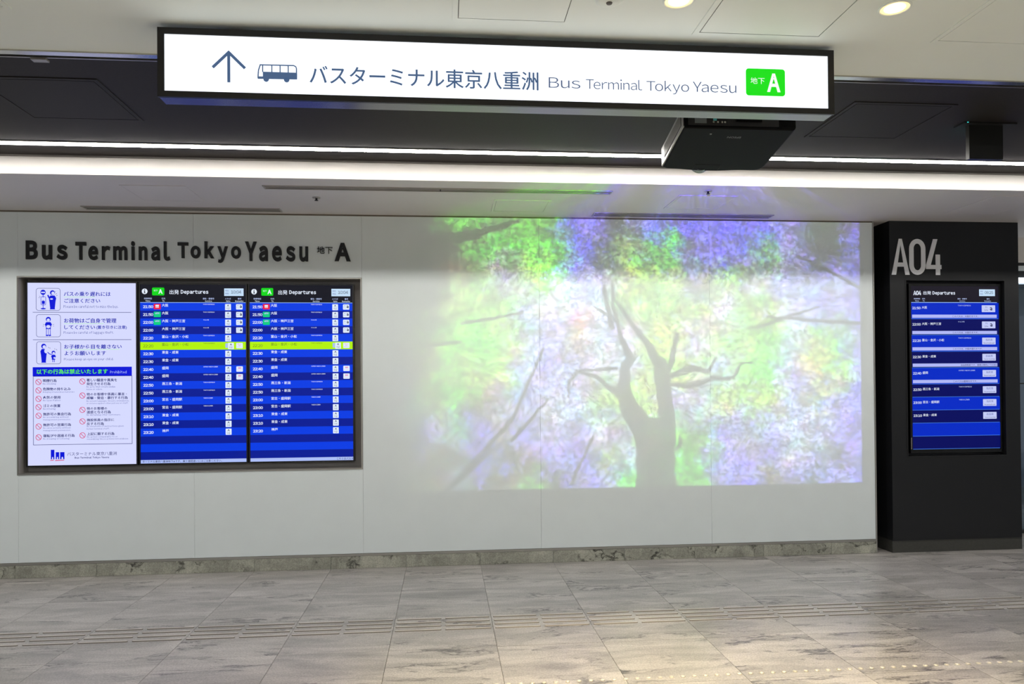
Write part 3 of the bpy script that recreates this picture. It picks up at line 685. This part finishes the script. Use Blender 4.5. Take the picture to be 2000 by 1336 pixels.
for i, d in enumerate(PR):
    h_ = 251.5 if i < 5 else 200
    y1 = y0+h_
    rw = P.rect('timetable_row', 75, 1440, y0, y1, M_prl if i % 2 == 0 else M_prd, t)
    P.rect('rule', 80, 1430, y1-7, y1-1, scr('prule', (70, 130, 235)), rw, .001)
    if d:
        tm, ds, sv, rk, tk = d; q = y0-5
        P.text(tm, 92, 222, q+68, q+105, M_sw, rw, 'time', .016, .001, 2)
        P.text(ds, 240, 240+43*len(ds)-4, q+57, q+98, M_sw, rw, 'destination', .008, .001)
        if sv: P.text(sv, 800, 800+SW[sv]*1.35, q+37, q+57, M_sw2, rw, 'service', .01, .001)
        P.rect('remark_tile', 1174, 1384, q+42, q+148, M_ptile, rw, .001, 6)
        if rk == 'a':
            P.text('列', 1228, 1258, q+60, q+88, M_ink2, rw, 'remark_text', 0, .002); P.text('Line', 1213, 1271, q+100, q+128, M_nav, rw, 'remark_text', 0, .002)
            P.text('a', 1297, 1337, q+70, q+122, M_nav, rw, 'remark_text', .035, .002)
        else:
            P.text('指定席' if rk == 's' else '自由席', 1228, 1334, q+58, q+92, M_ink2, rw, 'remark_text', 0, .002)
            P.text('Reserved seat' if rk == 's' else 'Open Seating', 1196, 1366, q+114, q+136, M_nav, rw, 'remark_text', .01, .002)
        if tk:
            P.rect('message_bar', 90, 1407, q+188, q+238, M_ptick, rw, .001)
            a, b = (835, 1403) if i == 3 else (712, 712+31*len(tk))
            P.text(tk, a, b, q+200, q+229, M_nav, rw, 'message_text', .006, .002)
    y0 = y1
gn = empty('gate_number', (4.07, -.035, 2.39), 'large white A04 gate number on the charcoal pillar', 'lettering')
f = Flat(idf, idf); a04(f, 3.841, 4.296, 2.703, 2.392, .040)
f.build('numeral', -.034, mat('numeral_white', (240, 240, 244), .5), gn, .0038)

# ------------------------------------------------------------------ glimpse past the pillar
gp = empty('glass_partition', (6.2, .62, 0), 'pale glass partition glimpsed past right edge of pillar', 'glass partition')
M_gf = mat('partition_frame', (52, 54, 54), .4, .4)
boxes('partition_frame', [(5.02, 9, .60, .66, 2.585, 2.615), (5.02, 9, .60, .66, 2.467, 2.535), (5.02, 9, .60, .66, 1.44, 1.452), (5.02, 9, .6, .66, 0, .03)], M_gf, gp)
box('partition_rail', (5.02, 9, .60, .66, 2.535, 2.585), M_ceil, gp)
gl = bpy.data.materials.new('glass'); gl.use_nodes = True; nt = gl.node_tree; nt.nodes.clear()
o_ = nt.nodes.new('ShaderNodeOutputMaterial'); mx = nt.nodes.new('ShaderNodeMixShader'); tr = nt.nodes.new('ShaderNodeBsdfTransparent'); gs_ = nt.nodes.new('ShaderNodeBsdfGlossy')
tr.inputs[0].default_value = (.72, .82, .9, 1); gs_.inputs['Roughness'].default_value = .05; mx.inputs[0].default_value = .18
nt.links.new(tr.outputs[0], mx.inputs[1]); nt.links.new(gs_.outputs[0], mx.inputs[2]); nt.links.new(mx.outputs[0], o_.inputs[0])
box('glass_pane', (5.02, 9, .625, .635, .03, 2.467), gl, gp)
t = empty('partition_light', (6.5, .58, 2.44), 'white light bar on top rail of glass partition past pillar', 'ceiling light')
box('light_tube', (5.02, 9, .575, .60, 2.417, 2.466), mat('tube', (250, 250, 250), .4, emit=((235, 245, 255), 3.5)), t)
bh = tag(box('wall_bulkhead', (5.02, 12, .60, .70, 2.615, 2.86), mat('bulkhead', (238, 232, 224), .6, noise=.01)), kind='structure')
tag(box('wall_far', (-9, 12, 3.6, 3.7, 0, 2.857), mat('far_wall', (140, 156, 176), .4, noise=.2, nscale=1.5)), kind='structure')
tag(box('wall_front', (-9, 12, -12, -11.9, 0, 2.857), mat('front_wall', (165, 165, 162), .6, noise=.02)), kind='structure')

# ------------------------------------------------------------------ exit sign seen from behind
t = empty('exit_sign', (3.2, -2.0, HD), 'black back of a small hanging sign in the dark ceiling channel, right', 'sign')
M_ex = mat('exit_back', (22, 22, 20), .45)
ring_xz('sign_case', (3.08, 3.292, 2.770, 2.972), (3.09, 3.282, 2.780, 2.962), -2.0, -1.972, mat('exit_case', (60, 60, 58), .3, .6), t)
box('sign_back', (3.0805, 3.2915, -2.002, -1.998, 2.7705, 2.9715), M_ex, t)
box('lit_face', (3.091, 3.281, -1.985, -1.976, 2.781, 2.961), mat('exit_face', (60, 200, 190), .4, emit=((60, 200, 200), 3.0)), t)
box('ceiling_plate', (3.03, 3.36, -2.03, -1.94, HD-.010, HD+.001), M_black, t)
box('indicator', (3.047, 3.055, -2.033, -2.03, HD-.008, HD-.004), mat('indicator', (60, 200, 190), .4, emit=((60, 210, 210), 1.0)), t)
t = empty('ceiling_clip', (-1.70, -2.78, HC), 'small pale metal clip on black channel edge, upper left', 'bracket')
box('clip_plate', (-1.735, -1.672, -2.788, -2.758, HC-.004, HC+.004), mat('clip', (150, 148, 146), .4, .5), t)
box('clip_arm', (-1.72, -1.69, -2.79, -2.77, HC+.004, HD), M_steelr, t)

# ------------------------------------------------------------------ projector
pr = empty('projector', (1.385, -2.545, 2.608), 'black ceiling projector hanging behind the lit sign', 'projector')
PRX = (R(-8.2), R(1.2), R(-3.4)); pr.rotation_euler = PRX
ORG[pr.name] = Vector((0, 0, 0))           # parts of the projector are built in its own local frame
M_pb = mat('projector_black', (13, 14, 16), .5, noise=.03, nscale=60, spec=.06); M_ps = mat('projector_side_lit', (150, 150, 146), .3, .1); M_pv = mat('projector_vent', (34, 34, 36), .6)  # side colour is lighter grey, painting in light that falls on the black body
W2, L2, PH = .262, .225, .12
outl = [(-W2, -L2), (W2, -L2), (W2, L2-.09)]
outl += [(W2-.045+.045*math.cos(R(a)), L2-.06+.055*math.sin(R(a))) for a in (0, 20, 40, 60, 80)]
outl += [(.15, L2-.004), (.09, L2+.004), (.03, L2+.012), (-.05, L2+.014), (-.12, L2+.006), (-.19, L2-.004), (-W2+.02, L2-.006), (-W2, L2-.02)]
n = len(outl); ins = .008
cen = lambda k: [(x*(1-k/W2), y*(1-k/L2)) for x, y in outl]
layers = [(cen(.010), 0), (cen(.003), .003), (outl, .012), (outl, PH-.02), (cen(.02), PH)]
V = [(x, y, z) for L_, z in layers for x, y in L_]; F = [tuple(range(n))[::-1], tuple((len(layers)-1)*n+i for i in range(n))]
for j in range(len(layers)-1):
    for i in range(n): k = (i+1) % n; F.append((j*n+i, j*n+k, (j+1)*n+k, (j+1)*n+i))
mesh('projector_body', V, F, M_pb, pr, (0, 0, 0))
box('side_panel', (-W2-.004, -W2+.004, -L2+.004, L2-.024, .006, PH-.018), M_ps, pr)
sv = box('side_vent', (-W2-.0055, -W2-.0035, -L2+.03, L2-.09, .022, PH-.032), M_pv, pr)
for k in range(9): box('vent_slat', (-W2-.0075, -W2-.005, -L2+.035, L2-.095, .026+.0068*k, .0285+.0068*k), M_ps, sv)
box('rear_recess', (-W2+.02, W2-.08, -L2-.003, -L2+.004, .012, PH-.02), M_pv, pr)
rp = box('rating_plate', (-W2+.05, -W2+.105, -L2-.005, -L2-.003, .02, .055), mat('plate_grey', (110, 118, 122), .5), pr)
for i, (x, w_, m_) in enumerate(((-.118, .016, mat('port_cyan', (90, 190, 200), .4)), (-.125, .008, M_steel), (-.105, .008, M_steel), (-.085, .007, M_steel), (-.072, .009, M_steel))):
    z0 = .034 if i == 0 else .021
    box('port', (x-w_/2, x+w_/2, -L2-.007, -L2-.003, z0, z0+.009), m_, pr)
box('cable_cover', (-.02, .10, -L2-.012, -L2-.003, .03, .07), M_pb, pr)
boxes('lens_hatch_line', [(-.10, .03, L2-.066, L2-.064, -.0012, .001), (-.102, -.10, L2-.066, L2-.0, -.0012, .001), (.03, .032, L2-.066, L2-.0, -.0012, .001)], M_black, pr)
boxes('foot', [(-.125, -.117, -.175, -.167, -.004, .001)], M_steelr, pr)
V = []; F = []; nn = 28
for j, (r_, y_) in enumerate(((.052, L2-.01), (.052, L2+.03), (.046, L2+.036), (.040, L2+.03), (.0, L2+.034))):
    for k in range(nn): a = 2*math.pi*k/nn; V.append((-.055+r_*math.cos(a), y_, .048+r_*math.sin(a)))
    if j:
        for k in range(nn): q = (k+1) % nn; F.append(((j-1)*nn+k, (j-1)*nn+q, j*nn+q, j*nn+k))
mesh('lens_barrel', V, F, mat('lens_black', (10, 10, 12), .15), pr, None, True)
box('mount_pole', (-.03, .03, -.02, .04, PH-.005, PH+.262), M_pb, pr)
box('mount_plate', (-.09, .09, -.08, .10, PH-.002, PH+.008), M_pb, pr)
# projector lamp: a point beam just ahead of the lens that throws the tree picture on the wall
LP = Vector((1.33, -2.265, 2.60))
ld = bpy.data.lights.new('projector_lamp', 'SPOT'); ld.energy = PROJ_W; ld.spot_size = R(150); ld.spot_blend = 0; ld.shadow_soft_size = 0.004
lo = bpy.data.objects.new('projector_lamp', ld); lo.rotation_euler = (math.pi/2, 0, 0); lo.location = LP; C.objects.link(lo)
ld.use_nodes = True; nt = ld.node_tree; N = nt.nodes; L = nt.links; N.clear()
def VM(op, a=None, b=None, c=None, s=None):
    n_ = N.new('ShaderNodeVectorMath'); n_.operation = op
    for i, v in enumerate((a, b, c)):
        if v is None: continue
        if hasattr(v, 'is_output') or hasattr(v, 'links'): L.new(v, n_.inputs[i])
        else: n_.inputs[i].default_value = v
    if s is not None:
        if hasattr(s, 'links'): L.new(s, n_.inputs['Scale'])
        else: n_.inputs['Scale'].default_value = s
    return n_.outputs['Value'] if op in ('DOT_PRODUCT', 'LENGTH') else n_.outputs[0]
def MA(op, a, b=None, clamp=False):
    n_ = N.new('ShaderNodeMath'); n_.operation = op; n_.use_clamp = clamp
    for i, v in enumerate((a, b)):
        if v is None: continue
        if hasattr(v, 'links'): L.new(v, n_.inputs[i])
        else: n_.inputs[i].default_value = v
    return n_.outputs[0]
def MR(src, a, b, lo_, hi_, smooth=True):
    n_ = N.new('ShaderNodeMapRange'); n_.interpolation_type = 'SMOOTHSTEP' if smooth else 'LINEAR'
    for i, v in enumerate((a, b, lo_, hi_)):
        if hasattr(v, 'links'): L.new(v, n_.inputs[i+1])
        else: n_.inputs[i+1].default_value = v
    L.new(src, n_.inputs[0]); return n_.outputs[0]
tc = N.new('ShaderNodeTexCoord'); sp = N.new('ShaderNodeSeparateXYZ'); L.new(tc.outputs['Normal'], sp.inputs[0])
az = MA('ABSOLUTE', sp.outputs[2]); D_ = -LP.y
wx = MA('ADD', MA('MULTIPLY', MA('DIVIDE', sp.outputs[0], az), D_), LP.x)
wz = MA('ADD', MA('MULTIPLY', MA('DIVIDE', sp.outputs[1], az), D_), LP.z)
cb = N.new('ShaderNodeCombineXYZ'); L.new(wx, cb.inputs[0]); L.new(wz, cb.inputs[1]); W_ = cb.outputs[0]
# domain warp for leafy, ragged colour patches
def NZ(vec, scale, det=3, rg=.6):
    n_ = N.new('ShaderNodeTexNoise'); n_.inputs['Scale'].default_value = scale; n_.inputs['Detail'].default_value = det; n_.inputs['Roughness'].default_value = rg
    L.new(vec, n_.inputs['Vector']); return n_
nw = NZ(W_, 4.5, 8, .78); off = VM('SCALE', VM('SUBTRACT', nw.outputs['Color'], (.5, .5, .5)), s=.9)
Q = VM('ADD', W_, off); sq = N.new('ShaderNodeSeparateXYZ'); L.new(Q, sq.inputs[0])
PAL = {'V': (.17, .15, .46), 'D': (.0, .008, .0), 'd': (.02, .035, .02), 'G': (.06, .37, .01), 'g': (.07, .28, .03), 'P': (.07, .05, .66), 'p': (.10, .08, .40), 'W': (.28, .28, .42), 'w': (.18, .18, .28), 'L': (.15, .40, .04), 'Y': (.25, .40, .06), 'y': (.15, .26, .06), 'B': (.32, .22, .10), 'b': (.09, .07, .03), 'C': (.08, .15, .15)}
GR = [(2.797, 'DDdGggGgPpdpPPPPPVddp'), (2.583, 'DDDdgGGgPdygGpPpgVddp'), (2.368, 'dddbywYGVwYYywYyWVVVp'), (2.111, 'dddyLLwWwWyYYYWLYWVVp'), (1.855, 'CdyLGLWVBWWYYWYLGWYgV'), (1.598, 'CbyLLYWVwWWYYYWLGWBLV'), (1.342, 'VCyGbwVWWyYYWWYLYVBVP'), (1.043, 'ddVCpbVwVWwYGgVwVWWVp'), (0.829, 'ddbdpdbVpyWGGGVVVWVdV'), (0.659, 'ddbCdbgdpVGgggVPbVdVp')]
GX0, GX1 = -.529, 3.567
ux = MR(sq.outputs[0], GX0, GX1, 0, 1, False)
acc = None
for i, (z, row) in enumerate(GR):
    cr = N.new('ShaderNodeValToRGB'); el = cr.color_ramp.elements
    for k, ch in enumerate(row):
        p = k/20
        e = el[0] if k == 0 else (el[1] if k == 20 else el.new(p))
        if k == 20: e = el[len(el)-1]
        e.position = p
    for k, ch in enumerate(row): el[k].color = (*PAL[ch], 1)
    L.new(ux, cr.inputs[0])
    if acc is None: acc = cr.outputs[0]; pz = z; continue
    mx = N.new('ShaderNodeMix'); mx.data_type = 'RGBA'
    L.new(MR(sq.outputs[1], z, pz, 1, 0), mx.inputs[0]); L.new(acc, mx.inputs[6]); L.new(cr.outputs[0], mx.inputs[7]); acc = mx.outputs[2]; pz = z
# leaf dapple: fine, strong at the top, softer below
dp = MR(NZ(W_, 26, 6, .75).outputs['Fac'], .40, .60, .4, 1.6)
dp2 = MR(NZ(W_, 6, 6, .7).outputs['Fac'], .36, .64, .45, 1.5)
amt = MR(wz, 2.2, 2.6, .8, 1.0)
rg = MA('ABSOLUTE', MA('SUBTRACT', NZ(W_, 5.5, 5, .55).outputs['Fac'], .5))
rg2 = MA('ABSOLUTE', MA('SUBTRACT', NZ(W_, 11, 4, .5).outputs['Fac'], .5))
twig = MA('MULTIPLY', MR(rg, 0, .016, .35, 1), MR(rg2, 0, .016, .6, 1.05))
dm = MA('MULTIPLY', MA('MULTIPLY', dp, dp2), twig)
hue = VM('ADD', VM('SCALE', NZ(VM('ADD', W_, (7, 3, 0)), 3.6, 6, .7).outputs['Color'], s=2.4), (-.2, -.2, -.2))
dmix = MA('ADD', MA('MULTIPLY', MA('SUBTRACT', dm, 1.0), amt), 1.0)
pic = VM('MULTIPLY', VM('SCALE', acc, s=dmix), VM('MAXIMUM', hue, (.1, .1, .1)))
spk = MA('MULTIPLY', MR(NZ(W_, 9, 5, .75).outputs['Fac'], .56, .68, 0, 1), MR(wx, .0, 1.2, .15, 1))
pic = VM('ADD', pic, VM('SCALE', (.13, .13, .34), s=spk))
SEG = [(1.757, .56, .168, 1.757, .95, .160), (1.757, .95, .155, 1.74, 1.05, .130), (1.68, 1.06, .105, 1.60, 1.17, .086), (1.60, 1.17, .086, 1.53, 1.28, .072), (1.53, 1.28, .072, 1.485, 1.42, .056), (1.485, 1.42, .056, 1.505, 1.62, .036), (1.505, 1.62, .034, 1.56, 1.68, .028), (1.56, 1.68, .026, 1.47, 1.85, .017), (1.47, 1.85, .017, 1.41, 2.11, .013), (1.41, 2.11, .013, 1.4, 2.3, .008), (1.86, .98, .070, 1.855, 1.25, .066), (1.855, 1.25, .066, 1.825, 1.47, .060), (1.825, 1.47, .060, 1.80, 1.64, .054), (1.79, 1.62, .036, 1.72, 1.77, .025), (1.72, 1.77, .025, 1.59, 1.94, .017), (1.59, 1.94, .017, 1.44, 2.15, .008), (1.85, 1.51, .025, 1.91, 1.68, .021), (1.91, 1.68, .021, 1.95, 1.88, .013), (1.89, 1.53, .021, 2.05, 1.59, .025), (2.05, 1.59, .025, 2.23, 1.57, .013), (2.23, 1.57, .013, 2.29, 1.68, .006), (1.9, 1.46, .013, 2.07, 1.44, .017), (2.07, 1.44, .017, 2.23, 1.51, .017), (2.23, 1.51, .017, 2.43, 1.51, .013), (2.43, 1.51, .013, 2.5, 1.63, .009), (2.5, 1.63, .008, 2.61, 1.64, .006), (1.48, 1.35, .021, 1.37, 1.44, .017), (1.37, 1.44, .017, 1.26, 1.53, .013), (1.26, 1.53, .013, 1.1, 1.58, .009), (1.1, 1.58, .009, 1.03, 1.49, .009), (1.03, 1.49, .008, 1.02, 1.37, .005), (1.43, 1.6, .009, 1.28, 1.59, .009), (1.28, 1.59, .008, 1.11, 1.58, .006), (1.49, 1.94, .008, 1.26, 2.11, .006), (1.33, 2.28, .017, 1.39, 1.94, .017), (1.92, .91, .008, 1.98, .96, .008), (1.98, .96, .008, 1.96, 1.03, .005), (-.03, 2.65, .05, .29, 2.72, .034), (.29, 2.72, .029, .61, 2.82, .013), (-.52, 2.73, .042, -.03, 2.63, .059), (.13, .73, .017, .55, 1.18, .013), (.55, 1.18, .013, .82, 1.77, .006), (0, .6, .021, .38, .93, .013), (.55, 1.01, .013, .85, 1.35, .006), (1.04, .65, .008, 1.23, 1.04, .006), (2.75, 2.03, .008, 3.55, 1.97, .013), (2.65, 1.94, .008, 3.2, 2.12, .006), (3.02, 2.55, .008, 3.57, 2.29, .008), (.14, 1.98, .008, .64, 2.06, .008), (-.2, 1.79, .013, .13, 1.82, .008)]
nb = NZ(W_, 9, 2); WB = VM('ADD', W_, VM('SCALE', VM('SUBTRACT', nb.outputs['Color'], (.5, .5, .5)), s=.045)); WB = VM('MULTIPLY', WB, (1, 1, 0))
limb = None
for (ax, ay, ra, bx, by, rb) in SEG:
    d = Vector((bx-ax, by-ay, 0)); l2 = d.length_squared
    pa = VM('SUBTRACT', WB, (ax, ay, 0))
    tt = MA('ADD', VM('DOT_PRODUCT', pa, tuple(d/l2)), 0, True)
    ds = VM('LENGTH', VM('SUBTRACT', pa, VM('SCALE', tuple(d), s=tt)))
    rr = MA('ADD', MA('MULTIPLY', tt, rb-ra), ra)
    v = MA('SUBTRACT', ds, rr)
    limb = v if limb is None else MA('MINIMUM', limb, v)
lk = MR(limb, -.004, .014, .12, 1)
pic = VM('SCALE', pic, s=lk)
edge = MA('MULTIPLY', MR(wx, -.56, .25, .0, 1), MR(wx, 3.56, 3.58, 1, 0))
edge = MA('MULTIPLY', edge, MA('MULTIPLY', MR(wz, .600, .615, 0, 1), MR(wz, 3.17, 3.19, 1, 0)))
# an optical system evens out the light over the picture
even = MA('POWER', az, -3.0)
pic = VM('SCALE', pic, s=MA('MULTIPLY', edge, even))
em = N.new('ShaderNodeEmission'); L.new(pic, em.inputs[0]); em.inputs[1].default_value = 1
ol = N.new('ShaderNodeOutputLight'); L.new(em.outputs[0], ol.inputs[0])

flush_text()
# brand mark printed upside down on the projector's belly
cu = bpy.data.curves.new('font', 'FONT'); cu.body = 'EPSON'; cu.size = .022; cu.resolution_u = 2; cu.offset = .0004
o = bpy.data.objects.new('font', cu); C.objects.link(o); bpy.context.view_layer.update()
me = bpy.data.meshes.new_from_object(o.evaluated_get(bpy.context.evaluated_depsgraph_get()))
V = [tuple(v.co) for v in me.vertices]; F = [tuple(p.vertices) for p in me.polygons]
bpy.data.objects.remove(o); bpy.data.curves.remove(cu)
mw = max(v[0] for v in V)
mesh('maker_mark', [(.0+mw/2-v[0], -L2+.078+v[1], -.0008) for v in V], F, mat('mark_grey', (92, 94, 98), .4), pr, None)
